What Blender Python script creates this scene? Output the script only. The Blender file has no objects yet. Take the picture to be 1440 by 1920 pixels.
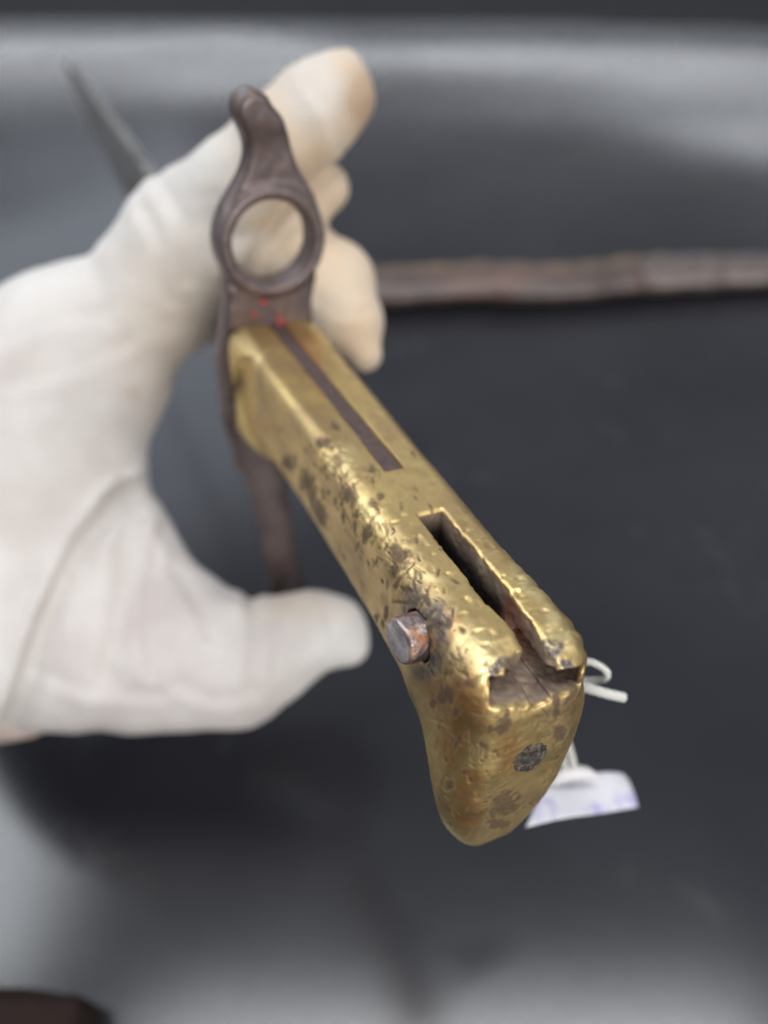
import bpy, math, random
import numpy as np
from mathutils import Matrix, Vector
from mathutils.bvhtree import BVHTree

random.seed(7)
rng = np.random.RandomState(11)
C = bpy.context.scene.collection

# ------------------------------------------------------------------ camera
FPX = 1440.0                      # focal length in pixels of the 1440x1920 frame
PITCH = math.radians(50)          # looking down at the table
CAM_H = 0.276
cam_data = bpy.data.cameras.new("Camera")
cam = bpy.data.objects.new("Camera", cam_data); C.objects.link(cam)
cam_data.sensor_fit = 'VERTICAL'; cam_data.sensor_height = 34.6
cam_data.lens = 34.6 * FPX / 1920.0
cam_data.clip_start = 0.005; cam_data.clip_end = 60
cam.location = (0, 0, CAM_H); cam.rotation_euler = (math.pi / 2 - PITCH, 0, 0)
cam_data.dof.use_dof = True
cam_data.dof.focus_distance = 0.110
cam_data.dof.aperture_fstop = cam_data.lens / 3.5
bpy.context.scene.camera = cam
CAM = Matrix.Translation((0, 0, CAM_H)) @ Matrix.Rotation(math.pi / 2 - PITCH, 4, 'X')
CAMR = np.array(CAM.to_3x3()); CAMT = np.array(CAM.translation)

# ------------------------------------------------------------------ room light
sc = bpy.context.scene
sc.view_settings.view_transform = 'Standard'; sc.view_settings.look = 'None'
sc.view_settings.exposure = 0.22; sc.view_settings.gamma = 1.0
W = bpy.data.worlds.new("World"); sc.world = W; W.use_nodes = True
bgn = W.node_tree.nodes['Background']
bgn.inputs['Color'].default_value = (0.86, 0.92, 1.0, 1); bgn.inputs['Strength'].default_value = 0.30

def area(name, loc, target, sx, sy, power, col):
    d = bpy.data.lights.new(name, 'AREA'); d.shape = 'RECTANGLE'; d.size = sx; d.size_y = sy
    d.energy = power; d.color = col
    o = bpy.data.objects.new(name, d); C.objects.link(o)
    o.location = loc
    if target: o.rotation_euler = (Vector(target) - Vector(loc)).to_track_quat('-Z', 'Y').to_euler()
    return o
def window(name, p, q, h, power, col, back=0.0):
    """upright strip window between two points, facing the table"""
    p, q = Vector(p), Vector(q); d = bpy.data.lights.new(name, 'AREA'); d.shape = 'RECTANGLE'
    d.size = (q - p).length; d.size_y = h; d.energy = power; d.color = col
    o = bpy.data.objects.new(name, d); C.objects.link(o)
    x = (q - p).normalized(); z = Vector((0, 1, 0.12)); z = (z - x * z.dot(x)).normalized(); y = z.cross(x)
    o.matrix_world = Matrix(((x[0], y[0], z[0], (p[0] + q[0]) / 2), (x[1], y[1], z[1], (p[1] + q[1]) / 2), (x[2], y[2], z[2], (p[2] + q[2]) / 2), (0, 0, 0, 1)))
    return o
window('window_light_far', (-2.6, 3.2, 0.775), (0.15, 3.2, 0.79), 0.06, 4.6, (0.93, 0.96, 1.0))
window('window_light_right', (0.15, 3.2, 0.79), (2.3, 3.2, 1.0), 0.06, 4.0, (0.93, 0.96, 1.0))
area('ceiling_lamp', (0.20, 0.08, 2.3), None, 1.7, 0.42, 30, (0.97, 0.98, 1.0))
area('ceiling_lamp_left', (-1.27, 0.60, 1.9), None, 0.8, 0.6, 12.5, (0.92, 0.96, 1.0))
area('window_light_left', (-1.85, 2.4, 2.0), (-0.5, 0.3, 0.0), 2.9, 1.5, 21, (0.80, 0.88, 1.0))
area('window_light_side', (-2.4, 0.4, 1.6), (0, 0.2, 0.1), 1.6, 1.4, 14, (0.90, 0.95, 1.0))
area('fill_light_behind', (1.0, -1.8, 0.95), (0, 0.1, 0.15), 1.8, 1.2, 42, (1.0, 0.98, 0.95))  # unseen fill, added behind the camera to brighten the pommel end

# ------------------------------------------------------------------ coordinates
# bayonet frame (mm): x from guard to pommel, y to the right side, z towards its back
HR = np.array([[0.4217, 0.904, 0.0707], [-0.5701, 0.2037, 0.7959], [0.7051, -0.376, 0.6012]])
u_, _, v_ = np.linalg.svd(HR); HR = u_ @ v_
HT = np.array([-24.68, 42.09, -171.79])
def cam_pt(px, py, Z):
    return np.array([(px - 720) / FPX * Z, (960 - py) / FPX * Z, -Z], float)
def hilt_on(px, py, ax, val):
    d = HR.T @ np.array([(px - 720) / FPX, (960 - py) / FPX, -1.0]); o = -HR.T @ HT
    return o + (val - o[ax]) / d[ax] * d
def world_pt(px, py, Z):
    return CAMR @ (cam_pt(px, py, Z) * 0.001) + CAMT
def on_table(px, py, h=0.0):
    d = CAMR @ cam_pt(px, py, 1.0)
    return CAMT + d * ((h - CAMT[2]) / d[2])

# ------------------------------------------------------------------ numpy noise
def _hash(i, j, k, s):
    h = (i * 374761393 + j * 668265263 + k * 2147483647 + s * 974634777) & 0xffffffff
    h = ((h ^ (h >> 13)) * 1274126177) & 0xffffffff
    return ((h ^ (h >> 16)) & 0xffff) / 32767.5 - 1.0
def vnoise(p, seed=0):
    p = np.asarray(p, float); i = np.floor(p).astype(np.int64); f = p - i
    f = f * f * (3 - 2 * f); r = 0
    for a in (0, 1):
        for b in (0, 1):
            for c in (0, 1):
                w = (f[..., 0] if a else 1 - f[..., 0]) * (f[..., 1] if b else 1 - f[..., 1]) * (f[..., 2] if c else 1 - f[..., 2])
                r = r + w * _hash(i[..., 0] + a, i[..., 1] + b, i[..., 2] + c, seed)
    return r
def fbm(p, seed=0, oct=3):
    r = 0; a = 1.0; p = np.asarray(p, float)
    for o in range(oct):
        r = r + a * vnoise(p, seed + o * 17); p = p * 2.03; a *= 0.5
    return r
def sstep(a, b, x):
    t = np.clip((x - a) / (b - a), 0, 1); return t * t * (3 - 2 * t)

# ------------------------------------------------------------------ implicit surfaces
def smin(a, b, k):
    h = np.clip(0.5 + 0.5 * (b - a) / k, 0, 1)
    return b * (1 - h) + a * h - k * h * (1 - h)
def smax(a, b, k): return -smin(-a, -b, k)
def grid(lo, hi, h):
    ax = [np.arange(lo[i], hi[i] + h, h) for i in range(3)]
    return np.meshgrid(*ax, indexing='ij')
def cone(X, Y, Z, a, b, ra, rb, zs=1.0):
    """tapered capsule; zs > 1 squashes it along the third axis"""
    ax, ay, az = a; bx, by, bz = b
    dx, dy, dz = bx - ax, by - ay, (bz - az) * zs
    L = dx * dx + dy * dy + dz * dz + 1e-9
    px, py, pz = X - ax, Y - ay, (Z - az) * zs
    t = np.clip((px * dx + py * dy + pz * dz) / L, 0, 1)
    return np.sqrt((px - t * dx) ** 2 + (py - t * dy) ** 2 + (pz - t * dz) ** 2) - (ra + (rb - ra) * t)
def poly2(P, X, Y):
    """signed distance to a closed polygon, on any arrays"""
    P = np.asarray(P, float); n = len(P)
    d = np.full(X.shape, 1e9); s = np.ones(X.shape)
    for i in range(n):
        a = P[i]; b = P[i - 1]; e = b - a
        wx, wy = X - a[0], Y - a[1]
        t = np.clip((wx * e[0] + wy * e[1]) / (e @ e), 0, 1)
        d = np.minimum(d, (wx - e[0] * t) ** 2 + (wy - e[1] * t) ** 2)
        c1 = Y >= a[1]; c2 = Y < b[1]; c3 = e[0] * wy > e[1] * wx
        s = np.where((c1 & c2 & c3) | (~c1 & ~c2 & ~c3), -s, s)
    return s * np.sqrt(d)
def round_and(a, b, r):
    u = np.maximum(r + a, 0); v = np.maximum(r + b, 0)
    return np.minimum(-r, np.maximum(a, b)) + np.sqrt(u * u + v * v)
def surface_nets(V, lo, h):
    S = V < 0
    nx, ny, nz = V.shape
    cnt = np.zeros((nx - 1, ny - 1, nz - 1), np.int8)
    for a in (0, 1):
        for b in (0, 1):
            for c in (0, 1):
                cnt += S[a:nx - 1 + a, b:ny - 1 + b, c:nz - 1 + c]
    act = np.argwhere((cnt > 0) & (cnt < 8))
    idx = -np.ones(cnt.shape, np.int64); idx[tuple(act.T)] = np.arange(len(act))
    acc = np.zeros((len(act), 3)); w = np.zeros(len(act))
    cs = [(a, b, c) for a in (0, 1) for b in (0, 1) for c in (0, 1)]
    for p in cs:
        for q in cs:
            if sum(q) - sum(p) == 1 and sum(abs(q[i] - p[i]) for i in range(3)) == 1:
                v0 = V[act[:, 0] + p[0], act[:, 1] + p[1], act[:, 2] + p[2]]
                v1 = V[act[:, 0] + q[0], act[:, 1] + q[1], act[:, 2] + q[2]]
                m = (v0 < 0) != (v1 < 0)
                t = np.where(m, v0 / np.where(m, v0 - v1, 1), 0)
                pt = np.array(p) + t[:, None] * (np.array(q) - np.array(p))
                acc += pt * m[:, None]; w += m
    verts = (act + acc / w[:, None]) * h + np.array(lo)
    F = []
    for ax in range(3):
        sl0 = [slice(None)] * 3; sl1 = [slice(None)] * 3
        sl0[ax] = slice(0, -1); sl1[ax] = slice(1, None)
        A = S[tuple(sl0)]; B = S[tuple(sl1)]
        e = np.argwhere(A != B)
        o1, o2 = [i for i in range(3) if i != ax]
        ok = (e[:, o1] > 0) & (e[:, o2] > 0) & (e[:, o1] < V.shape[o1] - 1) & (e[:, o2] < V.shape[o2] - 1)
        e = e[ok]
        def cell(d1, d2):
            q = e.copy(); q[:, o1] -= d1; q[:, o2] -= d2
            return idx[q[:, 0], q[:, 1], q[:, 2]]
        quad = np.stack([cell(1, 1), cell(0, 1), cell(0, 0), cell(1, 0)], 1)
        inside = A[tuple(e.T)]
        flip = inside if ax != 1 else ~inside
        quad = np.where(flip[:, None], quad, quad[:, ::-1])
        F.append(quad)
    return verts, np.concatenate(F)

# ------------------------------------------------------------------ object helpers
def link(name, me, mat=None, parent=None, smooth=True):
    o = bpy.data.objects.new(name, me); C.objects.link(o)
    if mat: me.materials.append(mat)
    if smooth and len(me.polygons): me.polygons.foreach_set('use_smooth', [True] * len(me.polygons))
    if parent: o.parent = parent
    return o
def tag(o, label=None, cat=None, kind=None, group=None):
    for k, v in (('label', label), ('category', cat), ('kind', kind), ('group', group)):
        if v: o[k] = v
    return o
def mesh_np(name, V, F):
    me = bpy.data.meshes.new(name)
    V = np.asarray(V, np.float32); F = np.asarray(F, np.int32); n = F.shape[1]
    me.vertices.add(len(V)); me.vertices.foreach_set('co', V.ravel())
    me.loops.add(F.size); me.loops.foreach_set('vertex_index', F.ravel())
    me.polygons.add(len(F)); me.polygons.foreach_set('loop_start', np.arange(0, F.size, n, dtype=np.int32))
    me.update(calc_edges=True); me.validate()
    return me
def normals(me):
    n = np.zeros(len(me.vertices) * 3, np.float32); me.vertex_normals.foreach_get('vector', n)
    return n.reshape(-1, 3)
def attr(me, name, vals):
    a = me.attributes.new(name, 'FLOAT', 'POINT'); a.data.foreach_set('value', np.asarray(vals, np.float32))
def empty(name, m):
    o = bpy.data.objects.new(name, None); o.empty_display_size = 0.02; C.objects.link(o); o.matrix_world = m
    return o
def sweep(name, pts, rad, seg=12, flat=None, caps=True):
    """tube through points (numpy, metres); rad scalar or list, flat = (up vector, ratio) for an oval section"""
    P = np.array(pts, float); n = len(P)
    R = np.full(n, rad, float) if np.isscalar(rad) else np.array(rad, float)
    V = []; up = np.array(flat[0] if flat else (0.1, 0.2, 1.0), float)
    ratio = flat[1] if flat else 1.0
    for i in range(n):
        t = P[min(i + 1, n - 1)] - P[max(i - 1, 0)]; t /= np.linalg.norm(t)
        s = np.cross(t, up)
        s /= np.linalg.norm(s) + 1e-12; b = np.cross(s, t)
        if not flat: up = b
        for k in range(seg):
            a = 2 * math.pi * k / seg
            V.append(P[i] + s * math.cos(a) * R[i] + b * math.sin(a) * R[i] * ratio)
    F = [[i * seg + k, i * seg + (k + 1) % seg, (i + 1) * seg + (k + 1) % seg, (i + 1) * seg + k] for i in range(n - 1) for k in range(seg)]
    me = bpy.data.meshes.new(name)
    F = [tuple(f) for f in F]
    if caps: F += [tuple(range(seg))[::-1], tuple((n - 1) * seg + k for k in range(seg))]
    me.from_pydata([tuple(v) for v in V], [], F); me.update()
    return me
def spline(P, n):
    P = np.array(P, float); m = len(P); out = []
    for t in np.linspace(0, m - 1 - 1e-6, n):
        i = int(t); f = t - i
        p0, p1, p2, p3 = P[max(i - 1, 0)], P[i], P[min(i + 1, m - 1)], P[min(i + 2, m - 1)]
        out.append(0.5 * ((2 * p1) + (-p0 + p2) * f + (2 * p0 - 5 * p1 + 4 * p2 - p3) * f * f + (-p0 + 3 * p1 - 3 * p2 + p3) * f ** 3))
    return np.array(out)

# ------------------------------------------------------------------ materials
class N:
    def __init__(s, name):
        s.m = bpy.data.materials.new(name); s.m.use_nodes = True
        s.t = s.m.node_tree; s.b = s.t.nodes['Principled BSDF']
        s.co = s.t.nodes.new('ShaderNodeTexCoord').outputs['Object']
    def n(s, typ, **kw):
        o = s.t.nodes.new(typ)
        for k, v in kw.items():
            if k in o.inputs: s.set(o.inputs[k], v)
            else: setattr(o, k, v)
        return o
    def set(s, inp, v):
        if isinstance(v, bpy.types.NodeSocket): s.t.links.new(v, inp)
        else: inp.default_value = v
    def at(s, name): 
        return s.n('ShaderNodeAttribute', attribute_name=name).outputs['Fac']
    def math(s, op, a, b=0.0, clamp=False):
        o = s.n('ShaderNodeMath', operation=op, use_clamp=clamp); s.set(o.inputs[0], a); s.set(o.inputs[1], b); return o.outputs[0]
    def mapr(s, v, a, b, c=0.0, d=1.0):
        o = s.n('ShaderNodeMapRange', interpolation_type='SMOOTHSTEP'); 
        for i, x in enumerate((v, a, b, c, d)): s.set(o.inputs[i], x)
        return o.outputs[0]
    def mix(s, f, a, b):
        o = s.n('ShaderNodeMix', data_type='RGBA'); s.set(o.inputs[0], f)
        s.set(o.inputs[6], a); s.set(o.inputs[7], b); return o.outputs[2]
    def mapping(s, sc, rot=(0, 0, 0)):
        o = s.n('ShaderNodeMapping'); s.set(o.inputs['Vector'], s.co)
        o.inputs['Scale'].default_value = sc; o.inputs['Rotation'].default_value = rot
        return o.outputs[0]
    def noise(s, scale, detail=4.0, rough=0.55, vec=None, dist=0.0):
        o = s.n('ShaderNodeTexNoise'); s.set(o.inputs['Vector'], vec or s.co)
        o.inputs['Scale'].default_value = scale; o.inputs['Detail'].default_value = detail
        o.inputs['Roughness'].default_value = rough; o.inputs['Distortion'].default_value = dist
        return o.outputs['Fac']
    def bump(s, h, dist, strength=1.0, prev=None):
        o = s.n('ShaderNodeBump'); s.set(o.inputs['Height'], h)
        o.inputs['Distance'].default_value = dist; o.inputs['Strength'].default_value = strength
        if prev: s.set(o.inputs['Normal'], prev)
        return o.outputs[0]
    def out(s, **kw):
        for k, v in kw.items(): s.set(s.b.inputs[k.replace('_', ' ')], v)
        return s.m
def c3(r, g, b): return (r, g, b, 1)

# worn brass: x of the object frame runs along the grip
b = N('aged_brass')
n1 = b.noise(70, 5, 0.6); n2 = b.noise(330, 5, 0.62, b.mapping((0.6, 1, 1))); n3 = b.noise(1500, 3)
warp = b.n('ShaderNodeMix', data_type='VECTOR'); b.set(warp.inputs[0], 0.0016); b.set(warp.inputs[4], b.mapping((0.45, 1.0, 0.8), (0, 0.5, 0.3)))
nc = b.n('ShaderNodeTexNoise'); b.set(nc.inputs['Vector'], b.co); nc.inputs['Scale'].default_value = 260
b.set(warp.inputs[5], nc.outputs['Color'])
vor = b.n('ShaderNodeTexVoronoi', feature='F1'); b.set(vor.inputs['Vector'], warp.outputs[1]); vor.inputs['Scale'].default_value = 480
vsel = b.n('ShaderNodeSeparateColor'); b.set(vsel.inputs[0], vor.outputs['Color'])
dens = b.mapr(b.noise(85, 3), 0.40, 0.58)
psize = b.math('MULTIPLY', b.mapr(vsel.outputs[0], 0.50, 1.0), b.math('MULTIPLY', dens, 0.42))
pit = b.mapr(vor.outputs['Distance'], 0.0, psize, 1.0, 0.0)
pit = b.math('MULTIPLY', pit, b.mapr(psize, 0.02, 0.06))
dark = b.at('dark'); orange = b.at('orange'); worn = b.at('worn'); inner = b.at('inner'); grey = b.at('grey')
col = b.mix(b.mapr(n1, 0.3, 0.7), c3(0.70, 0.515, 0.215), c3(0.50, 0.355, 0.17))
col = b.mix(b.math('MULTIPLY', b.mapr(n2, 0.46, 0.70), 0.60), col, c3(0.37, 0.25, 0.125))
col = b.mix(b.math('MULTIPLY', orange, b.mapr(n2, 0.25, 0.6, 0.35, 0.9)), col, c3(0.50, 0.23, 0.075))
col = b.mix(worn, col, c3(0.82, 0.66, 0.33))
dk = b.math('MULTIPLY', dark, b.mapr(n3, 0.2, 0.55, 0.75, 1.0), True)
col = b.mix(pit, col, c3(0.13, 0.08, 0.045))
col = b.mix(dk, col, c3(0.09, 0.058, 0.040))
col = b.mix(b.math('MULTIPLY', grey, b.mapr(n3, 0.3, 0.6, 0.7, 1.0)), col, c3(0.105, 0.09, 0.085))
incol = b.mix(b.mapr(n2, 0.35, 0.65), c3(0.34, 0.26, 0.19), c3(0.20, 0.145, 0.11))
incol = b.mix(b.at('slot_shade'), incol, c3(0.022, 0.016, 0.014))  # deep part of the slot painted near black, standing in for its shade
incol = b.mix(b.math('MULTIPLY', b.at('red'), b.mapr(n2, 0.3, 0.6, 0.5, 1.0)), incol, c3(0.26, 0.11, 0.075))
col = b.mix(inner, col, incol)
rgh = b.math('ADD', b.mapr(n2, 0.3, 0.7, 0.38, 0.50), b.math('MULTIPLY', b.math('MAXIMUM', pit, b.math('MAXIMUM', dk, inner)), 0.25))
met = b.math('SUBTRACT', 0.95, b.math('MULTIPLY', b.math('MAXIMUM', inner, b.math('MAXIMUM', dk, grey)), 0.35))
scr = b.noise(900, 2, 0.5, b.mapping((0.12, 1.0, 1.0), (0.2, 0.4, 0.9)))
h = b.math('SUBTRACT', b.math('ADD', b.math('MULTIPLY', n2, 0.8), b.math('MULTIPLY', scr, 0.16)), b.math('MULTIPLY', pit, 0.75))
h = b.math('ADD', h, b.math('MULTIPLY', n3, 0.12))
BRASS = b.out(Base_Color=col, Roughness=rgh, Metallic=met, Normal=b.bump(h, 0.00024, 0.48))

b = N('patinated_iron')
n1 = b.noise(60, 4); n2 = b.noise(420, 5, 0.65)
col = b.mix(b.mapr(n1, 0.35, 0.65), c3(0.125, 0.096, 0.092), c3(0.085, 0.060, 0.058))
col = b.mix(b.math('MULTIPLY', b.mapr(n2, 0.56, 0.7), 0.5), col, c3(0.15, 0.065, 0.04))
IRON = b.out(Base_Color=col, Metallic=0.35, Roughness=b.mapr(n2, 0.3, 0.7, 0.30, 0.46), Normal=b.bump(n2, 0.0002, 0.5))

b = N('tang_iron')
n2 = b.noise(900, 5, 0.7); n1 = b.noise(120, 3)
col = b.mix(b.mapr(n2, 0.35, 0.65), c3(0.11, 0.07, 0.062), c3(0.06, 0.04, 0.038))
TANG = b.out(Base_Color=col, Metallic=0.3, Roughness=0.6, Normal=b.bump(n2, 0.0002, 0.8))

b = N('rusty_button_steel')
face = b.at('face'); n2 = b.noise(600, 6, 0.7); n1 = b.noise(260, 4, 0.6); n4 = b.noise(1400, 3)
rust = b.mapr(n1, 0.46, 0.64)
rust = b.math('MULTIPLY', rust, b.at('rust'))
col = b.mix(b.mapr(n2, 0.35, 0.65), c3(0.42, 0.36, 0.34), c3(0.23, 0.16, 0.14))
col = b.mix(rust, col, b.mix(b.mapr(n4, 0.42, 0.6), c3(0.36, 0.15, 0.05), c3(0.20, 0.09, 0.05)))
col = b.mix(face, col, b.mix(b.mapr(n2, 0.3, 0.7), c3(0.48, 0.43, 0.43), c3(0.32, 0.28, 0.28)))
BUTTON = b.out(Base_Color=col, Metallic=b.math('SUBTRACT', 0.85, b.math('MULTIPLY', rust, 0.7)), Roughness=b.math('ADD', 0.28, b.math('MULTIPLY', b.math('MAXIMUM', rust, face), 0.3)),
               Normal=b.bump(b.math('ADD', n2, b.math('MULTIPLY', n4, 0.5)), 0.00025, 0.8))

b = N('corroded_rivet')
n2 = b.noise(900, 6, 0.75); n4 = b.noise(2600, 2)
col = b.mix(b.mapr(n2, 0.40, 0.62), c3(0.055, 0.045, 0.04), c3(0.22, 0.19, 0.16))
RIVET = b.out(Base_Color=col, Metallic=0.5, Roughness=0.38, Normal=b.bump(b.math('ADD', n2, b.math('MULTIPLY', n4, 0.4)), 0.0009, 1.0))

b = N('red_paint'); RED = b.out(Base_Color=c3(0.36, 0.05, 0.045), Roughness=0.55)

b = N('blade_steel')
n1 = b.noise(30, 4); n2 = b.noise(300, 4)
col = b.mix(b.mapr(n1, 0.35, 0.65), c3(0.17, 0.165, 0.16), c3(0.12, 0.11, 0.105))
BLADE = b.out(Base_Color=col, Metallic=0.2, Roughness=0.5, Normal=b.bump(n2, 0.0002, 0.4))

b = N('cotton_glove')
tan = b.at('tan'); pink = b.at('pink'); shade_smudge = b.at('shade_smudge')
n1 = b.noise(45, 4); n2 = b.noise(140, 4)
wv = b.n('ShaderNodeTexWave', wave_type='BANDS', bands_direction='Y'); b.set(wv.inputs['Vector'], b.co); wv.inputs['Scale'].default_value = 330; wv.inputs['Distortion'].default_value = 1.6; wv.inputs['Detail'].default_value = 2
wv2 = b.n('ShaderNodeTexWave', wave_type='BANDS', bands_direction='X'); b.set(wv2.inputs['Vector'], b.co); wv2.inputs['Scale'].default_value = 420; wv2.inputs['Distortion'].default_value = 1.0
knit = b.math('MULTIPLY', wv.outputs['Fac'], b.math('ADD', 0.5, b.math('MULTIPLY', wv2.outputs['Fac'], 0.5)))
col = b.mix(b.mapr(n1, 0.35, 0.65), c3(0.575, 0.55, 0.52), c3(0.515, 0.485, 0.455))
col = b.mix(b.math('MULTIPLY', pink, b.mapr(n1, 0.3, 0.7, 0.5, 1.0)), col, c3(0.41, 0.36, 0.345))
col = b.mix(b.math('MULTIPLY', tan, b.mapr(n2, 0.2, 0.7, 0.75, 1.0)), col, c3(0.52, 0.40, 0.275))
col = b.mix(shade_smudge, col, c3(0.33, 0.20, 0.11))
col = b.mix(b.math('MULTIPLY', knit, 0.10), col, c3(0.50, 0.46, 0.44))
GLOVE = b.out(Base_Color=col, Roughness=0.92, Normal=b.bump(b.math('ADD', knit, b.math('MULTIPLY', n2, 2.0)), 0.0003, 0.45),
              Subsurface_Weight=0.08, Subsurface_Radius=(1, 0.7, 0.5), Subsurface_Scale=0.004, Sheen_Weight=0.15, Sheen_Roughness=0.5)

b = N('wrist_skin'); n1 = b.noise(120, 4)
SKIN = b.out(Base_Color=b.mix(n1, c3(0.50, 0.42, 0.37), c3(0.42, 0.34, 0.30)), Roughness=0.6, Subsurface_Weight=0.1, Subsurface_Scale=0.004)

b = N('black_vinyl')
n1 = b.noise(7, 3); n2 = b.noise(900, 3, 0.6); n3 = b.noise(22, 5, 0.7)
col = b.mix(b.mapr(n1, 0.35, 0.65), c3(0.020, 0.020, 0.024), c3(0.014, 0.014, 0.017))
col = b.mix(b.math('MULTIPLY', b.mapr(n3, 0.56, 0.75), 0.5), col, c3(0.050, 0.050, 0.053))
VINYL = b.out(Base_Color=col, Roughness=b.mapr(n3, 0.3, 0.7, 0.155, 0.175), Normal=b.bump(n2, 0.0003, 0.12))

b = N('dark_floor'); n1 = b.noise(3, 4)
FLOOR = b.out(Base_Color=b.mix(n1, c3(0.045, 0.045, 0.05), c3(0.03, 0.03, 0.034)), Roughness=0.8)
b = N('scabbard_leather')
n1 = b.noise(35, 4, 0.6); n2 = b.noise(300, 5)
col = b.mix(b.mapr(n1, 0.35, 0.62), c3(0.11, 0.064, 0.05), c3(0.058, 0.04, 0.035))
LEATHER = b.out(Base_Color=col, Roughness=b.mapr(n2, 0.3, 0.7, 0.30, 0.42), Normal=b.bump(n2, 0.0004, 0.5))
b = N('scabbard_stitching'); n2 = b.noise(160, 5)
STITCH = b.out(Base_Color=b.mix(b.mapr(n2, 0.4, 0.6), c3(0.20, 0.13, 0.075), c3(0.07, 0.055, 0.045)), Roughness=0.8)
b = N('scabbard_steel'); n2 = b.noise(120, 5)
STEEL = b.out(Base_Color=b.mix(b.mapr(n2, 0.4, 0.6), c3(0.13, 0.105, 0.098), c3(0.09, 0.068, 0.06)), Metallic=0.3, Roughness=0.4)
b = N('dark_brown_leather'); n2 = b.noise(160, 5)
BROWN = b.out(Base_Color=b.mix(n2, c3(0.014, 0.008, 0.007), c3(0.022, 0.013, 0.011)), Roughness=0.9, Specular_IOR_Level=0.15)
b = N('white_cotton_string')
wv = b.n('ShaderNodeTexWave', wave_type='BANDS', bands_direction='DIAGONAL'); b.set(wv.inputs['Vector'], b.co); wv.inputs['Scale'].default_value = 700
STRING = b.out(Base_Color=b.mix(wv.outputs['Fac'], c3(0.66, 0.65, 0.60), c3(0.52, 0.51, 0.47)), Roughness=0.9, Normal=b.bump(wv.outputs['Fac'], 0.0003, 0.7))
b = N('tag_paper')
n1 = b.noise(170, 3, 0.5)
col = b.mix(b.mapr(n1, 0.48, 0.66), c3(0.60, 0.59, 0.63), c3(0.40, 0.38, 0.58))
PAPER = b.out(Base_Color=col, Roughness=0.7)
b = N('plain_paper'); PAPER2 = b.out(Base_Color=c3(0.62, 0.60, 0.61), Roughness=0.75)

# ------------------------------------------------------------------ table
def build_table():
    nx, ny = 150, 130
    xs = np.concatenate([np.linspace(-1.6, 1.6, nx)]); ys = np.linspace(-0.45, 0.96, ny)
    X, Y = np.meshgrid(xs, ys, indexing='ij')
    Z = 0.0012 * vnoise(np.stack([X * 7, Y * 9, X * 0], -1), 3) + 0.0016 * vnoise(np.stack([X * 3, Y * 3, X * 0 + 2], -1), 9)
    edge = 0.915 - 0.03 * sstep(0.0, 0.6, X)                      # padded far edge rolls down
    Z = Z - 0.40 * np.maximum(0, ys[None, :] - 0.82 + 0.05 * sstep(0.0, 0.5, X)) ** 2
    Y = np.minimum(Y, edge + 0.02 * sstep(0.0, 0.045, Y - edge)); Z = Z - 0.9 * np.maximum(0, (ys[None, :] + 0 * X) - edge + 0.012) ** 1.0 * (((ys[None, :] + 0 * X) - edge + 0.012) > 0)
    V = np.stack([X, Y, Z], -1).reshape(-1, 3)
    i, j = np.meshgrid(np.arange(nx - 1), np.arange(ny - 1), indexing='ij')
    a = (i * ny + j).ravel()
    me = mesh_np('table_cover', V, np.stack([a, a + ny, a + ny + 1, a + 1], 1))
    tag(link('table_top', me, VINYL), kind='structure')
build_table()
def build_floor():
    me = mesh_np('floor', [(-6, -4, -0.74), (6, -4, -0.74), (6, 12, -0.74), (-6, 12, -0.74)], [(0, 1, 2, 3)])
    tag(link('floor', me, FLOOR), kind='structure')
build_floor()

# ------------------------------------------------------------------ bayonet
HM = Matrix([[*HR[i], HT[i] * 0.001] for i in range(3)] + [[0, 0, 0, 1]])
BAY = CAM @ HM
bay = tag(empty('sword_bayonet', BAY), 'old bayonet with worn brass grip and dark iron muzzle-ring guard, held by the gloved hand', 'bayonet')

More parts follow.
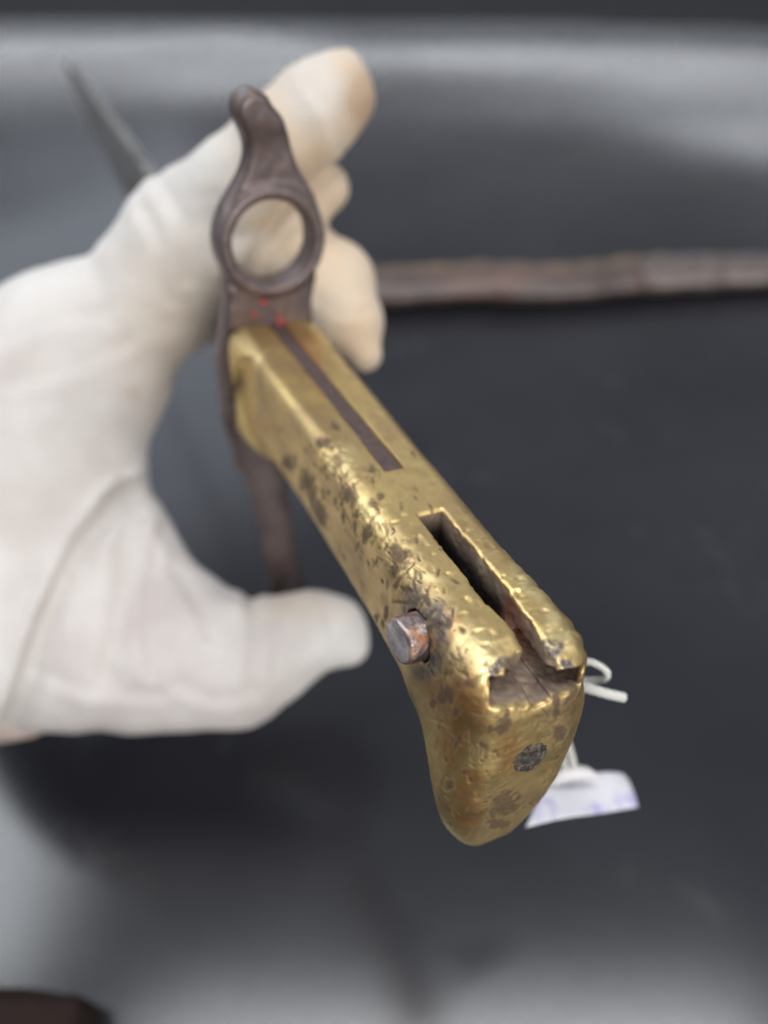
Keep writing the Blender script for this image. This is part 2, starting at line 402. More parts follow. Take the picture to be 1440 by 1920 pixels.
PROFILE = [(-1, 0.0), (50, 0.15), (96, 0), (101, -0.3), (104.6, -1.3), (106.7, -3.6), (107.7, -9), (107.9, -20), (107.4, -30), (106.2, -39),
           (105.2, -45.2), (103.4, -48.0), (101.4, -47.4), (100.2, -43), (98.3, -37), (95.3, -31.5), (90.5, -27.4), (85, -25.2), (76, -24.2), (60, -24), (40, -24),
           (22, -25.2), (10, -27.5), (0, -29), (-1, -29)]
def build_grip():
    h = 0.25
    lo = (-1.5, -12.3, -50.5); hi = (109.5, 12.3, 1.6)
    X, Y, Z = [a.astype(np.float32) for a in grid(lo, hi, h)]
    x2 = X[:, 0, :].astype(float); z2 = Z[:, 0, :].astype(float)
    dp = poly2(PROFILE, x2, z2) - 0.0
    # half width over the profile
    w = 9.3 + 0.25 * np.sin(x2 / 107 * 3.0) * -1
    w = w + 0.6 * sstep(80, 100, x2)
    w = w - 6.4 * sstep(-34, -53, z2) ** 1.0
    arc = np.sqrt((x2 - 19.0) ** 2 + (z2 + 11.5) ** 2) - 12.5           # end of the side panel at the bolster
    bol = sstep(-0.5, 1.4, arc) * sstep(22, 12, x2)
    w = w + 2.1 * bol 
    # edge radius
    rt = 2.3 + 1.5 * sstep(25, 60, x2) + 2.6 * bol + 1.0 * sstep(60, 85, x2) - 0.4 * sstep(95, 103, x2)
    rb = 9.0
    r = rt + (rb - rt) * sstep(-5, -15, z2) * sstep(101, 93, x2)
    r = r + (5.5 - rt) * sstep(-5, -12, z2) * sstep(93, 101, x2)
    r = r - 2.0 * sstep(-30, -46, z2) * sstep(93, 101, x2)
    w = w + 0.8 * sstep(-7, -14, z2) * sstep(-38, -28, z2) * sstep(91, 98, x2)
    yc = 1.4 * sstep(-7, -15, z2) * sstep(90, 98, x2) + 0.3 * sstep(-30, -49, z2)
    side = np.abs(Y - yc[:, None, :].astype(np.float32)) - w[:, None, :].astype(np.float32)
    D = round_and(np.broadcast_to(dp[:, None, :].astype(np.float32), X.shape), side, np.broadcast_to(r[:, None, :].astype(np.float32), X.shape))
    outer = D.copy()
    # cut-outs with ragged lips
    m = X > 60
    wob = np.zeros_like(X)
    i0 = int((70 - lo[0]) / h); k0 = int((-16 - lo[2]) / h)
    sub = (slice(i0, None), slice(None), slice(k0, None))
    pts = np.stack([X[sub], Y[sub], Z[sub]], -1)
    wob[sub] = 0.20 * vnoise(pts * 0.45, 5) + 0.14 * vnoise(pts * 1.5, 8)
    def box(cx, cy, cz, hx, hy, hz):
        qx, qy, qz = np.abs(X - cx) - hx, np.abs(Y - cy) - hy, np.abs(Z - cz) - hz
        return np.sqrt(np.maximum(qx, 0) ** 2 + np.maximum(qy, 0) ** 2 + np.maximum(qz, 0) ** 2) + np.minimum(np.maximum(qx, np.maximum(qy, qz)), 0)
    s1 = box(30, 0.6, 1, 31.6, 1.75, 1.6)
    slot = box(92.0, 0.7, -2, 18.0, 2.15, 5.9)                              # open mortise down to its floor
    slot = np.maximum(slot, np.abs(Y - 0.85) - (2.2 - 0.65 * sstep(90, 101, X)))
    deep = box(84.5, 0.7, -6, 10.4, 2.10, 9.0)                              # deeper dark part
    Z0 = Z; Z = Z0 + 0.16 * Y
    under = box(102.5, 0.35, -5.1, 7.8, 6.9, 1.55) - 0.3
    Z = Z0                    # wide undercut, open at the pommel end
    flare = np.sqrt((X - 107.8) ** 2 + (Y + 0.9) ** 2 + (Z + 2.6) ** 2) - 4.6
    cut = np.minimum(np.minimum(slot, deep), np.minimum(under, flare)) + wob * sstep(74.5, 80, X)
    D = smax(D, -cut, 0.75)
    D = smax(D, -s1, 0.15)
    hole = np.sqrt((X - 91.3) ** 2 + (Z + 7.0) ** 2) - 3.8
    D = smax(D, -np.maximum(hole, Y + 7.5), 0.25)                             # recess for the button
    V, F = surface_nets(D, lo, h)
    me = mesh_np('grip', V, F); nrm = normals(me).astype(float)
    p = V
    # which vertices lie inside the cut-outs
    q = ((p - np.array(lo)) / h).astype(int)
    od = outer[q[:, 0], q[:, 1], q[:, 2]]
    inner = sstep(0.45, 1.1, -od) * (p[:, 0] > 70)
    # hammered, burred relief along the two shoulders and the end
    x, y, z = p.T
    sh_r = sstep(74, 84, x) * sstep(2.2, 3.6, y) * sstep(-8, -3, z)
    sh_l = sstep(38, 56, x) * sstep(-2.8, -4.0, y) * sstep(-7.5, -2.5, z)
    wr = vnoise(np.stack([x * 0.85 + 0.30 * y, y * 0.16, z * 0.2], 1), 21) + 0.55 * vnoise(np.stack([x * 1.3, y * 0.5, z * 0.5], 1), 22)
    fine = fbm(p * 0.85, 31, 3)
    disp = 0.11 * wr * np.clip(1.5 * sh_r + 0.65 * sh_l, 0, 1.5) + 0.03 * fine * sstep(30, 70, x) + 0.10 * vnoise(p * 0.16, 40) * sstep(5, 40, x)
    dentm = np.maximum(0, vnoise(np.stack([x * 0.9, y * 0.55, z * 0.55], 1), 51) - 0.42) * (sh_l + sh_r + 0.25 * sstep(60, 90, x))
    disp -= 0.5 * dentm
    disp *= (1 - inner)
    # stains, chips and pits, laid on the surface where they are
    bv = BVHTree.FromPolygons([tuple(v) for v in V], [tuple(f) for f in F])
    org = -HR.T @ HT
    def hit(px, py):
        d = HR.T @ np.array([(px - 720) / FPX, (960 - py) / FPX, -1.0]); d /= np.linalg.norm(d)
        l, nn, i, dd = bv.ray_cast(Vector(org), Vector(d))
        return None if l is None else np.array(l)
    dark = np.zeros(len(V)); orange = dark.copy(); worn = dark.copy(); grey = dark.copy()
    wn = fbm(p * 1.1, 61, 3) * 0.42; wn2 = fbm(p * 0.30, 71, 3) * 0.35
    def blob(arr, px, py, rx, ry, ang=0, amt=1.0, soft=0.35, edge=None, sink=0.0):
        """elliptical patch: half sizes in picture pixels at that spot, ang in degrees clockwise from right"""
        c = hit(px, py)
        if c is None: return
        a = math.radians(ang); e = edge if edge is not None else wn
        c1 = hit(px + math.cos(a) * 6, py + math.sin(a) * 6)
        Zc = -(HR @ c + HT)[2]; mm = Zc / FPX
        if c1 is None: return
        u = c1 - c; lu = np.linalg.norm(u); 
        if lu < 1e-6 or lu > 6: return
        nn = np.cross(HR.T @ np.array([0, 0, 1.0]), u); nn /= np.linalg.norm(nn)
        c2 = hit(px - math.sin(a) * 6, py + math.cos(a) * 6)
        if c2 is None or np.linalg.norm(c2 - c) > 6: c2 = c + nn * 6 * mm
        v = c2 - c; 
        q = p - c
        A = np.stack([u / 6, v / 6, np.cross(u, v) / (np.linalg.norm(np.cross(u, v)) + 1e-9)], 1)
        k = q @ np.linalg.inv(A).T
        rr = np.sqrt((k[:, 0] / rx) ** 2 + (k[:, 1] / ry) ** 2 + (k[:, 2] / 3.0) ** 2) + e
        f = sstep(1.0 + soft, 1.0 - soft, rr) * (1 - inner)
        arr[:] = np.maximum(arr, f * amt)
        if sink: disp[:] -= sink * f
    for a in [(1027, 1230, 34, 15, 25), (1062, 1246, 18, 10, 40), (942, 1243, 17, 11, -20), (926, 1258, 12, 9, -10), (1070, 1275, 12, 12, 0)]:
        blob(grey, *a, amt=1.0, soft=0.25)
    for a in [(818, 1150, 26, 24, 40), (800, 1150, 22, 12, -20), (826, 1190, 16, 32, 0), (815, 1240, 18, 22, 10), (795, 1262, 22, 14, -10), (770, 1140, 22, 10, -25)]:
        blob(grey, *a, amt=0.9, soft=0.8, edge=wn2 * 0.4)
    for a in [(1043, 1330, 7, 26, 5), (1048, 1372, 14, 18, 10), (1078, 1290, 7, 34, 8), (918, 1370, 6, 13, 30), (903, 1402, 6, 16, 5), (884, 1412, 4, 12, 5), (945, 1360, 16, 22, 30),
              (880, 1283, 14, 6, 35), (836, 1305, 16, 18, 30), (812, 1320, 8, 12, 0), (855, 1335, 7, 12, 20), (842, 1470, 10, 12, 30), (950, 1510, 34, 26, -20), (935, 1545, 25, 12, 0),
              (610, 832, 20, 12, 10), (633, 862, 11, 16, 10), (655, 930, 26, 10, 60), (575, 905, 14, 26, -15), (598, 960, 12, 30, -25), (585, 930, 8, 20, -10), (628, 800, 10, 10, 0),
              (700, 880, 12, 8, 45), (668, 965, 8, 12, 0), (685, 1000, 9, 22, 15), (665, 985, 6, 16, 10), (700, 945, 10, 10, 0), (715, 930, 8, 8, 0), (748, 1040, 24, 18, 60), (740, 1070, 14, 9, -60),
              (800, 1125, 12, 6, 60), (842, 1170, 8, 10, 20), (690, 1150, 4, 10, -20), (705, 1160, 4, 9, -15), (718, 1170, 3, 8, -15), (725, 1150, 5, 12, 0), (852, 1090, 12, 4, 30),
              (445, 720, 7, 16, 0), (540, 870, 12, 16, -20), (812, 1240, 5, 14, -20), (858, 1390, 6, 20, 15)]:
        blob(dark, *a, amt=0.88, soft=0.4, sink=0.02)
    for a in [(1000, 1340, 40, 6, 60), (865, 1250, 20, 30, 20), (640, 1040, 40, 60, -30), (660, 1090, 22, 60, -25), (760, 1290, 20, 50, 10), (470, 900, 20, 90, -20), (500, 760, 16, 60, -10), (990, 1475, 40, 24, 0)]:
        blob(dark, *a, amt=0.32, soft=0.7, edge=wn2)
    for a in [(872, 1325, 45, 60, 10), (850, 1380, 30, 60, 10), (950, 1410, 20, 38, 10), (836, 1170, 22, 30, 0), (835, 1300, 40, 40, 0), (880, 1520, 30, 50, 0), (560, 640, 30, 60, -35), (600, 720, 12, 60, -35)]:
        blob(orange, *a, amt=0.75, soft=0.6, edge=wn2)
    for a in [(895, 1205, 38, 30, 30), (915, 1235, 26, 18, 0), (1050, 1195, 30, 22, 50), (1065, 1265, 6, 20, 0), (1000, 1307, 70, 5, -12), (930, 1325, 16, 5, 0), (905, 1265, 8, 18, 10), (700, 970, 50, 9, 50), (640, 860, 26, 26, 30), (800, 1080, 40, 8, 15),
              (470, 640, 30, 8, 50), (485, 670, 5, 22, 25), (1000, 1100, 60, 12, 50), (1040, 1160, 20, 14, 50)]:
        blob(worn, *a, amt=0.8, soft=0.7, edge=wn2)  # worn ridges; the bright highlight on the pommel's left corner is painted in too
    # a crowd of small dents, elongated across the grip
    for k in range(430):
        px = rng.uniform(560, 1085); py = rng.uniform(820, 1590)
        r_ = rng.uniform(2.2, 6.0)
        if rng.rand() < 0.75:                                # most of them along the left shoulder and side
            t = rng.rand(); px = 600 + 270 * t + rng.normal(0, 22) - 6; py = 850 + 400 * t + rng.normal(0, 26)
        if k % 3 == 0:                                       # and many on the pommel
            px = rng.uniform(800, 1080); py = rng.uniform(1240, 1570); r_ *= 0.9
        blob(dark, px, py, r_ * rng.uniform(1.1, 2.4), r_ * 0.55, rng.normal(70, 30), amt=rng.uniform(0.4, 0.95), soft=0.45, sink=rng.uniform(0.03, 0.12))
    V = V + nrm * disp[:, None]
    me.vertices.foreach_set('co', (V * 0.001).astype(np.float32).ravel()); me.update()
    red = inner * sstep(92, 95, x) * sstep(102, 97, x)
    for nme, arr in (('dark', dark * (1 - worn * 0.5)), ('orange', orange), ('worn', worn * (1 - dark)), ('grey', grey), ('inner', inner), ('red', red), ('slot_shade', inner * sstep(96, 93, x) * sstep(-1.5, -5, z))):
        attr(me, nme, arr)
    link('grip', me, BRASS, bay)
build_grip()

def build_tang():
    h = 0.25; lo = (-1.5, -2, -1.5); hi = (62.6, 3.2, 0.8)
    X, Y, Z = grid(lo, hi, h)
    q = [np.abs(X - 30) - 31.35, np.abs(Y - 0.6) - 1.6, np.abs(Z + 0.75) - 0.55]
    D = np.maximum(q[0], np.maximum(q[1], q[2])) + 0.05 * vnoise(np.stack([X, Y, Z], -1) * 0.9, 4)
    V, F = surface_nets(D, lo, h)
    link('tang_strip', mesh_np('tang_strip', V * 0.001, F), TANG, bay)
build_tang()

def build_button():
    h = 0.16; lo = (86.2, -15.2, -12.2); hi = (96.4, -6.4, -1.8)
    X, Y, Z = grid(lo, hi, h)
    P = np.stack([X, Y, Z], -1)
    R = np.sqrt((X - 91.3) ** 2 + (Z + 7.0) ** 2) - 3.5 + 0.05 * vnoise(P * 0.5, 2) + 0.03 * vnoise(P * 2.0, 3)
    ends = np.maximum(-12.7 - Y + 0.1 * (X - 91), Y + 6.9)
    ends = ends + 0.08 * vnoise(P * 0.9, 9)
    D = round_and(R, ends, np.full(X.shape, 0.55))
    V, F = surface_nets(D, lo, h)
    me = mesh_np('locking_button', V * 0.001, F)
    x, y, z = V.T
    face = sstep(0.75, 0.35, (y + 12.7)) * sstep(3.2, 2.8, np.sqrt((x - 91.3) ** 2 + (z + 7) ** 2))
    attr(me, 'face', face)
    attr(me, 'rust', np.clip(sstep(-9.5, -5, z) + 0.45 * sstep(-10.2, -8.6, y), 0, 1))
    link('locking_button', me, BUTTON, bay)
build_button()

def build_rivet():
    c = np.array([108.0, 1.2, -19.2]); h = 0.16
    lo = tuple(c - [2.0, 4, 5]); hi = tuple(c + [1.6, 4, 5])
    X, Y, Z = grid(lo, hi, h); P = np.stack([X, Y, Z], -1)
    yy = Y - c[1]; zz = Z - c[2]; a = 0.45
    u = yy * math.cos(a) + zz * math.sin(a); v = -yy * math.sin(a) + zz * math.cos(a)
    R = np.sqrt((u / 2.75) ** 2 + (v / 3.5) ** 2) * 3.0 - 3.0 + 0.22 * vnoise(P * 0.8, 3)
    E = (X - c[0] - 0.30 + 0.035 * (zz * zz + yy * yy)) + 0.24 * vnoise(P * 1.1, 7) + 0.14 * vnoise(P * 2.6, 6)
    D = np.maximum(smax(R, E, 0.5), c[0] - 1.6 - X)
    V, F = surface_nets(D, lo, h)
    link('pommel_rivet', mesh_np('pommel_rivet', V * 0.001, F), RIVET, bay)
build_rivet()

def build_guard():
    h = 0.35; lo = (-7.0, -15, -42); hi = (2.2, 16, 50)
    X, Y, Z = grid(lo, hi, h)
    ring = np.sqrt(Y ** 2 + (Z - 18.2) ** 2) - 12.0
    body = poly2([(-9.6, 9), (9.6, 9), (9.4, 3), (9.8, -1), (10, -14), (8.0, -26), (4.0, -36), (-6.4, -38), (-9.2, -30), (-12.4, -20), (-12.9, -8), (-11.2, 0.5), (-10.2, 6)], Y[0], Z[0])
    body = np.broadcast_to(body, X.shape)
    O = smin(ring, body, 5.0)
    neck = np.minimum(cone(X, Y, Z, (0, 0.6, 27), (0, -0.6, 40), 6.4, 3.7, 0.95) , cone(X * 0, Y, Z, (0, -0.4, 36), (0, -3.4, 43.2), 3.9, 3.5))
    neck = cone(X * 0, Y, Z, (0, 0.6, 26.5), (0, -0.3, 40), 7.4, 3.2)
    neck = smin(neck, cone(X * 0, Y, Z, (0, -0.4, 37), (0, -3.2, 43.0), 3.8, 3.6), 1.5)
    O = smin(O, neck, 5.0)
    hole = np.sqrt(Y ** 2 + (Z - 18.0) ** 2) - 8.45
    O = smax(O, -hole, 0.6)
    th = np.abs(X + 2.9 - 0.03 * np.maximum(Z - 20, 0)) - (2.9 + 0.9 * sstep(36, 42, Z))
    D = round_and(O, th, np.full(X.shape, 1.5))
    # raised collar round the muzzle ring
    col_ = np.sqrt((np.sqrt(Y ** 2 + (Z - 18.2) ** 2) - 10.2) ** 2 + (X - 0.1) ** 2) - 1.45
    D = smin(D, col_, 1.0)
    # keep clear of the brass
    D = np.maximum(D, -(np.maximum(-X - 0.9, np.maximum(np.abs(Y + 0.8) - 9.6, np.abs(Z + 14.5) - 14.2))))
    V, F = surface_nets(D, lo, h)
    V = V + normals(mesh_np('tmp', V, F)) * (0.07 * fbm(V * 0.5, 3))[:, None]
    g = link('crossguard', mesh_np('crossguard', V * 0.001, F), IRON, bay)
    return g
guard = build_guard()

def build_quillon():
    P = [hilt_on(x, y, 0, -3.2) for x, y in ((462, 770), (480, 850), (500, 905), (513, 965), (523, 1030), (535, 1085), (550, 1140), (560, 1175))]
    r = [6.4, 5.6, 5.0, 4.7, 4.6, 4.8, 5.1, 4.9]
    h = 0.45; A = np.array(P)
    lo = A.min(0) - 9; hi = A.max(0) + 9
    X, Y, Z = grid(lo, hi, h); D = None
    for i in range(len(P) - 1):
        c = cone(X, Y, Z, P[i], P[i + 1], r[i], r[i + 1])
        D = c if D is None else smin(D, c, 1.5)
    D = round_and(D, np.abs(X + 3.2) - 3.0, np.full(X.shape, 2.2))
    V, F = surface_nets(D, lo, h)
    link('quillon', mesh_np('quillon', V * 0.001, F), IRON, bay)
build_quillon()

def fleck(px, py, s, seed):
    c = hilt_on(px, py, 0, 0.15); r = np.random.RandomState(seed)
    pts = []; n = 10
    for lay, (dx, k) in enumerate(((0.0, 1.0), (0.30, 0.6))):
        for i in range(n):
            a = 2 * math.pi * i / n; q = s * k * (1 + 0.35 * np.sin(i * 1.7 + seed))
            pts.append(((c[0] + dx) * .001, (c[1] + q * math.cos(a)) * .001, (c[2] + q * math.sin(a) * 0.8) * .001))
    F = [(i, (i + 1) % n, n + (i + 1) % n, n + i) for i in range(n)] + [tuple(range(n, 2 * n)), tuple(range(n))[::-1]]
    me = bpy.data.meshes.new('paint_fleck'); me.from_pydata(pts, [], F); me.update()
    link('paint_fleck', me, RED, guard)
fleck(494, 566, 1.0, 1); fleck(477, 590, 0.75, 2); fleck(526, 603, 1.25, 3); fleck(520, 592, 0.5, 4)

def build_blade():
    # runs away from the guard; flat sides face left and right, with the recurved outline of the edge and back
    def on_mid(px, py): return hilt_on(px, py, 1, 0.5)
    tip = on_mid(118, 108)
    L = -tip[0]
    back = [(-5.5, -3), (-60, -3), (-160, 0)]; edge = [(-5.5, -30), (-60, -30), (-160, -27)]
    b1, e1 = on_mid(262, 290), on_mid(228, 350)
    b2, e2 = on_mid(190, 195), on_mid(168, 230)
    b3, e3 = on_mid(150, 140), on_mid(138, 160)
    back += [(b1[0], b1[2]), (b2[0], b2[2]), (b3[0], b3[2]), (tip[0], tip[2])]
    edge += [(e1[0], e1[2]), (e2[0], e2[2]), (e3[0], e3[2]), (tip[0] + 1, tip[2] - 0.4)]
    B = spline([(a, c) for a, c in back], 60); E_ = spline([(a, c) for a, c in edge], 60)
    V = []; F = []
    for i in range(60):
        t = i / 59; th = 3.0 * (1 - 0.75 * t)
        bb, ee = B[i], E_[i]
        prof = [(0.0, 0.9), (0.1, 1.0), (0.45, 0.62), (0.7, 0.7), (1.0, 0.05)]
        ring = [(k, s) for k, s in prof] + [(k, -s) for k, s in prof[::-1]]
        for k, s in ring:
            q = bb * (1 - k) + ee * k
            V.append((q[0], 0.5 + s * th, q[1]))
    for i in range(59):
        for k in range(10):
            F.append((i * 10 + k, i * 10 + (k + 1) % 10, (i + 1) * 10 + (k + 1) % 10, (i + 1) * 10 + k))
    F += [tuple(range(10)), tuple(590 + k for k in range(10))[::-1]]
    me = bpy.data.meshes.new('blade'); me.from_pydata([tuple(np.array(v) * 0.001) for v in V], [], F); me.update()
    o = link('blade', me, BLADE, bay); me.set_sharp_from_angle(angle=0.6)
    print('blade tip', tip, b1, e1, e2)
build_blade()

# ------------------------------------------------------------------ gloved hand
HANDM = CAM
person = tag(empty('person', CAM @ Matrix.Translation((-0.10, -0.03, -0.215))), 'hand in thin white cotton glove pinching the bayonet guard from the left', 'person')
def build_hand():
    h = 0.85
    lo = np.array([-140.0, -72.0, -255.0]); hi = np.array([6.0, 122.0, -160.0])
    X, Y, Z = [a.astype(np.float32) for a in grid(lo, hi, h)]
    def chain(pts, k=4.0, zs=1.0):
        D = None
        for (a, b) in zip(pts[:-1], pts[1:]):
            pa, pb = cam_pt(*a[:3]), cam_pt(*b[:3]); ra, rb = a[3] * a[2] / FPX, b[3] * b[2] / FPX
            c = cone(X, Y, Z, pa, pb, ra, rb, zs)
            D = c if D is None else smin(D, c, k)
        return D
    index_ = chain([(342, 446, 200, 102), (447, 352, 191, 88), (520, 270, 186, 82), (590, 208, 184, 80), (632, 168, 184, 62)], 3)
    index_ = smin(index_, chain([(600, 230, 184, 62), (652, 188, 184, 48)], 2), 4.0)
    seamtip = chain([(632, 162, 184, 58), (650, 118, 185, 20)], 2)
    index_ = smin(index_, seamtip, 5.0)
    middle = chain([(340, 500, 205, 100), (450, 470, 200, 80), (540, 400, 198, 64), (612, 352, 196, 45)], 3)
    ringf = chain([(350, 560, 216, 90), (470, 500, 216, 84), (560, 490, 207, 78), (622, 535, 198, 78), (655, 605, 191, 62), (686, 666, 188, 32)], 3)
    fingers = smin(smin(index_, middle, 1.6), ringf, 1.2)
    palm = smin(chain([(-260, 900, 235, 210), (0, 778, 218, 206), (150, 662, 212, 160), (262, 568, 206, 118), (364, 450, 200, 110)], 6, 1.35),
                chain([(-260, 930, 235, 210), (10, 960, 218, 220), (60, 870, 215, 196), (120, 720, 211, 175)], 6, 1.4), 10)
    palm = smin(palm, chain([(-200, 960, 230, 220), (60, 1120, 218, 210), (110, 1180, 216, 182)], 6, 1.4), 10)
    thumb = chain([(60, 1175, 218, 192), (230, 1215, 215, 152), (345, 1228, 213, 138), (440, 1240, 211, 117), (520, 1213, 209, 85), (585, 1183, 208, 66), (628, 1182, 208, 62)], 6, 1.1)
    thumb = smin(thumb, chain([(600, 1200, 207, 50), (655, 1212, 207, 36)], 2), 3.0)
    web = chain([(120, 930, 214, 150), (190, 1080, 214, 150), (270, 1180, 214, 140)], 6, 1.5)
    D = smin(smin(palm, fingers, 9.0), smin(thumb, web, 8.0), 7.0)
    # cloth relief, written as distances to fold lines on the hand
    PX = 720 - FPX * X / Z; PY = 960 + FPX * Y / Z
    def line(pts):
        d = np.full(X.shape, 1e9, np.float32); s = np.zeros(X.shape, np.float32)
        for a, b in zip(pts[:-1], pts[1:]):
            ex, ey = b[0] - a[0], b[1] - a[1]
            t = np.clip(((PX - a[0]) * ex + (PY - a[1]) * ey) / (ex * ex + ey * ey), 0, 1)
            qx, qy = PX - a[0] - ex * t, PY - a[1] - ey * t
            q = np.sqrt(qx * qx + qy * qy); m = q < d
            d = np.where(m, q, d); s = np.where(m, np.sign(ex * qy - ey * qx), s)
        return d, s
    fr = sstep(-225, -200, Z)                                  # only the side of the hand that is towards the viewer
    d, s = line([(-60, 1420), (0, 1330), (60, 1150), (130, 1000), (200, 915), (268, 882)])
    sd = d * s
    D = D - fr * (3.0 * np.exp(-(d / 12) ** 2)) + fr * 3.2 * np.exp(-((sd - 34) / 30) ** 2)
    d, s = line([(262, 890), (290, 1000), (330, 1080), (385, 1180)])
    D = D - fr * 1.6 * np.exp(-(d / 14) ** 2)
    d, s = line([(250, 930), (245, 1040), (222, 1180), (200, 1260)])
    D = D + fr * 2.6 * np.exp(-(d / 24) ** 2)
    d, s = line([(320, 1060), (362, 1130), (392, 1190)])
    D = D + fr * 2.2 * np.exp(-(d / 14) ** 2)
    d, s = line([(425, 1100), (470, 1128), (500, 1170)])
    D = D + fr * 0.8 * np.exp(-(d / 16) ** 2)
    d, s = line([(520, 1300), (600, 1255), (640, 1240)])
    D = D + fr * 0.5 * np.exp(-(d / 14) ** 2)
    d, s = line([(150, 450), (185, 520), (200, 600)])
    D = D + 0.9 * np.exp(-(d / 20) ** 2)
    d, s = line([(545, 375), (508, 425), (482, 470), (462, 530)])
    D = D + 2.6 * np.exp(-(d / 13) ** 2)
    D = D - fr * 1.6 * np.exp(-(((PX - 432) / 40) ** 2 + ((PY - 1128) / 26) ** 2))
    for pts, amp, wd in (([(478, 232), (520, 300), (560, 345)], 1.0, 12), ([(575, 150), (620, 215), (640, 280)], 0.7, 10), ([(300, 340), (345, 420), (352, 520)], 1.0, 16),
                         ([(268, 392), (310, 470), (318, 560)], 0.7, 14), ([(590, 560), (640, 590), (690, 585)], 0.4, 9), ([(470, 1120), (482, 1200), (470, 1290)], 1.0, 13),
                         ([(505, 1130), (520, 1200), (512, 1270)], 0.7, 10), ([(610, 1150), (625, 1190), (622, 1235)], 0.5, 7), ([(300, 1000), (275, 1120), (285, 1260)], 1.1, 15),
                         ([(235, 900), (175, 1020), (150, 1180)], 1.0, 14), ([(0, 640), (90, 600), (190, 590)], 0.7, 14), ([(20, 720), (120, 690), (240, 640)], 0.5, 16),
                         ([(285, 960), (240, 985), (205, 1060)], 0.7, 10), ([(60, 1250), (160, 1290), (300, 1300)], 0.6, 14), ([(330, 1280), (400, 1310), (480, 1300)], 0.6, 14)):
        d, s = line(pts)
        D = D + amp * np.exp(-(d / wd) ** 2) - 0.55 * amp * np.exp(-(((d * s) - 1.6 * wd) / wd) ** 2) * (d < 4 * wd)
    # flatten the lower edge towards the hem
    D = D + 1.2 * np.clip((PY - 1366) / 12, 0, 3) * sstep(520, 430, PX)
    D = D - 0.9 * sstep(1330, 1372, PY) * (np.sin(PX / 19.0 + 1.0) * np.exp(-((PX - 180) / 90) ** 2))
    V, F = surface_nets(D, lo, h)
    V = V + normals(mesh_np('tmp', V, F)) * (0.35 * fbm(V * 0.06, 3) + 0.10 * fbm(V * 0.25, 13) - 0.55 * np.maximum(0, 0.28 - np.abs(fbm(V * np.array([0.05, 0.09, 0.07]), 33, 2))))[:, None]
    # light smoothing of the voxel steps
    e = np.concatenate([F[:, [0, 1]], F[:, [1, 2]], F[:, [2, 3]], F[:, [3, 0]]])
    deg = np.bincount(e.ravel(), minlength=len(V))[:, None]
    for _ in range(3):
        S = np.zeros_like(V); np.add.at(S, e[:, 0], V[e[:, 1]]); np.add.at(S, e[:, 1], V[e[:, 0]])
        V = 0.5 * V + 0.5 * S / deg
    off = np.array([-100.0, -30.0, -215.0])
    me = mesh_np('glove', (V - off) * 0.001, F)
    px = 720 - FPX * V[:, 0] / V[:, 2]; py = 960 + FPX * V[:, 1] / V[:, 2]
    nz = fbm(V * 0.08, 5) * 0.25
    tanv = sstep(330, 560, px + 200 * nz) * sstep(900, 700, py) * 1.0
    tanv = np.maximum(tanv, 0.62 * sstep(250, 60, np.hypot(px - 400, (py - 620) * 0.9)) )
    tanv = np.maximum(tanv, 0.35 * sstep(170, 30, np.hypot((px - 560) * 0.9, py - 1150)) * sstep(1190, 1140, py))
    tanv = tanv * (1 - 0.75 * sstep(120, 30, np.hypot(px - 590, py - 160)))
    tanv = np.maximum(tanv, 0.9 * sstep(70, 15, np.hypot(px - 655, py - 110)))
    sm = 0.9 * sstep(80, 10, np.hypot((px - 690), (py - 190) * 0.8) + 40 * nz) + 0.3 * sstep(70, 10, np.hypot(px - 580, py - 330))  # brown on the index tip's right side is finger shading painted in
    sm = sm + 0.3 * sstep(60, 10, np.hypot(px - 670, py - 640)) + 0.25 * sstep(24, 4, np.hypot(px - 250, py - 738))
    attr(me, 'tan', np.clip(tanv + nz * 0.3, 0, 1)); attr(me, 'shade_smudge', np.clip(sm, 0, 0.7))
    attr(me, 'pink', np.clip(0.45 * sstep(400, 60, np.hypot(px - 90, py - 740)) + 0.85 * sstep(480, 60, np.hypot(px - 280, py - 1240)) + nz, 0, 1))
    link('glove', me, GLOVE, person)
    # wrist under the hem
    P = [cam_pt(-330, 950, 242), cam_pt(-200, 1130, 236), cam_pt(-60, 1265, 227), cam_pt(60, 1272, 222)]
    me = sweep('wrist', spline([(q - off) * 0.001 for q in P], 18), np.linspace(0.021, 0.0165, 18), 32)
    link('wrist', me, SKIN, person)
build_hand()

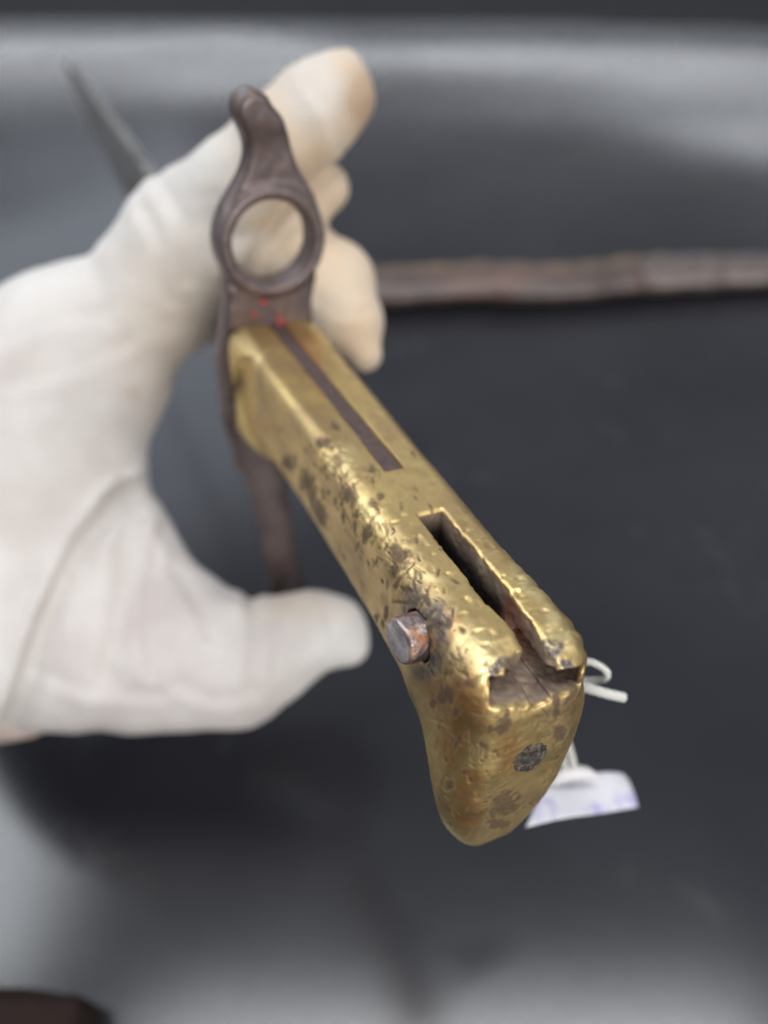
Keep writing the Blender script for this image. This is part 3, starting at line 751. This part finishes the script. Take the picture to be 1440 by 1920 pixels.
# ------------------------------------------------------------------ inventory tag on its string
def build_tag():
    t = tag(empty('paper_tag', Matrix.Translation(tuple(world_pt(1110, 1500, 160)))), 'small white paper tag with violet pencil marks, hanging on white string behind the brass pommel', 'tag')
    base = np.array(t.matrix_world.translation)
    def W_(px, py, Z): return world_pt(px, py, Z) - base
    # card: curled sheet with thickness
    nu, nv = 26, 14; V = []; F = []
    c = [(985, 1552, 150), (1192, 1516, 164), (1172, 1452, 170), (1022, 1462, 160)]
    P = [W_(*q) for q in c]
    nrm = np.cross(P[1] - P[0], P[3] - P[0]); nrm /= np.linalg.norm(nrm)
    for side in (0, 1):
        for i in range(nu):
            for j in range(nv):
                u, v = i / (nu - 1), j / (nv - 1)
                q = (P[0] * (1 - u) + P[1] * u) * (1 - v) + (P[3] * (1 - u) + P[2] * u) * v
                q = q + nrm * (0.0012 * math.sin(u * 3.0) + 0.0005 * math.sin(u * 7 + v * 3) + 0.0004 * side)
                k = max(0, (u - 0.93) / 0.07) * max(0, (v - 0.8) / 0.2)
                q = q - (P[2] - P[3]) * 0.03 * k
                V.append(tuple(q))
    o = nu * nv
    for i in range(nu - 1):
        for j in range(nv - 1):
            a = i * nv + j
            F.append((a, a + nv, a + nv + 1, a + 1)); F.append((o + a, o + a + 1, o + a + nv + 1, o + a + nv))
    bd = [i * nv for i in range(nu)] + [(nu - 1) * nv + j for j in range(1, nv)] + [i * nv + nv - 1 for i in range(nu - 2, -1, -1)] + [j for j in range(nv - 2, 0, -1)]
    for a, b_ in zip(bd, bd[1:] + bd[:1]): F.append((a, o + a, o + b_, b_))
    me = bpy.data.meshes.new('tag_card'); me.from_pydata(V, [], F); me.update()
    link('tag_card', me, PAPER, t)
    # folded reinforcement round the eyelet
    P = spline([W_(1030, 1470, 157), W_(1058, 1452, 156), W_(1095, 1449, 157), W_(1128, 1460, 159)], 14)
    me = sweep('folded_corner', P, np.array([2, 5, 7, 9, 9, 10, 10, 10, 9, 9, 7, 5, 3, 2]) * 0.00015, 10)
    link('folded_corner', me, PAPER2, t)
    # string
    r = 0.0006
    def strand(pts, rad=r, n=40):
        me = sweep('string', spline([W_(*q) for q in pts], n), rad, 10); link('string', me, STRING, t)
    strand([(1035, 1300, 136), (1075, 1250, 134), (1098, 1240, 132), (1124, 1248, 131), (1139, 1262, 131), (1132, 1274, 133), (1105, 1276, 136), (1060, 1275, 138), (1030, 1290, 138)])
    strand([(1035, 1295, 137), (1075, 1288, 134), (1100, 1290, 131), (1135, 1300, 130), (1170, 1308, 131)], 0.00085)
    strand([(1030, 1300, 139), (1050, 1350, 146), (1066, 1400, 152), (1074, 1430, 155), (1078, 1462, 157)], 0.0008)
    strand([(1030, 1305, 140), (1045, 1370, 148), (1056, 1420, 154), (1064, 1465, 157)], 0.0006)
build_tag()

# ------------------------------------------------------------------ scabbard on the table
def build_scabbard():
    mid = [(560, 540), (700, 541), (800, 537), (900, 531), (1000, 534), (1100, 531), (1200, 519), (1300, 512), (1440, 508), (1700, 500)]
    P = spline([on_table(x, y, 0.010) for x, y in mid], 90)
    P[:, 2] = 0.0102
    s = tag(empty('scabbard', Matrix.Translation(tuple(P[40]))), 'brown leather bayonet scabbard lying on the black table behind the hand', 'scabbard')
    base = P[40].copy(); n = 90
    rad = np.array([0.0130 + 0.0009 * math.sin(i * 0.21) + 0.0003 * math.sin(i * 0.9 + 1) for i in range(n)])
    k = 60
    me = sweep('scabbard_body', P[:k] - base, rad[:k], 28, ((0, 0, 1), 0.62)); link('scabbard_body', me, LEATHER, s)
    me = sweep('scabbard_locket', P[k - 1:] - base, rad[k - 1:] * 1.03, 28, ((0, 0, 1), 0.64)); link('scabbard_locket', me, STEEL, s)
    seam = P[:k + 6].copy(); seam[:, 1] += 0.0118; seam[:, 2] += 0.0035
    seam[:, 2] += 0.0003 * np.sin(np.arange(k + 6) * 0.9); seam[:, 1] += 0.0004 * np.sin(np.arange(k + 6) * 0.7)
    me = sweep('stitched_seam', seam - base, 0.0026, 10); link('stitched_seam', me, STITCH, s)
build_scabbard()

# ------------------------------------------------------------------ dark thing in the near left corner
def build_case():
    c = on_table(30, 1960, 0.012)
    o_ = tag(empty('leather_case', Matrix.Translation(tuple(c))), 'very dark brown rounded leather case at the near left corner of the black table', 'case')
    h = 1.2; lo = (-70, -50, -12); hi = (42, 30, 16)
    X, Y, Z = grid(lo, hi, h)
    q = [np.abs(X + 28) - 44, np.abs(Y + 8) - 16, np.abs(Z) - 8]
    D = np.sqrt(sum(np.maximum(k, 0) ** 2 for k in q)) + np.minimum(np.maximum(q[0], np.maximum(q[1], q[2])), 0) - 3.5 + 0.6 * vnoise(np.stack([X, Y, Z], -1) * 0.08, 3)
    V, F = surface_nets(D, lo, h)
    link('case_body', mesh_np('case_body', V * 0.001, F), BROWN, o_)
    P = np.array([[-0.070, 0.011, 0.0], [-0.03, 0.0125, 0.0], [0.005, 0.012, 0.0], [0.019, 0.004, 0.0], [0.019, -0.02, 0.0]])
    link('piping', sweep('piping', spline(P, 30), 0.0014, 8), BROWN, o_)
build_case()
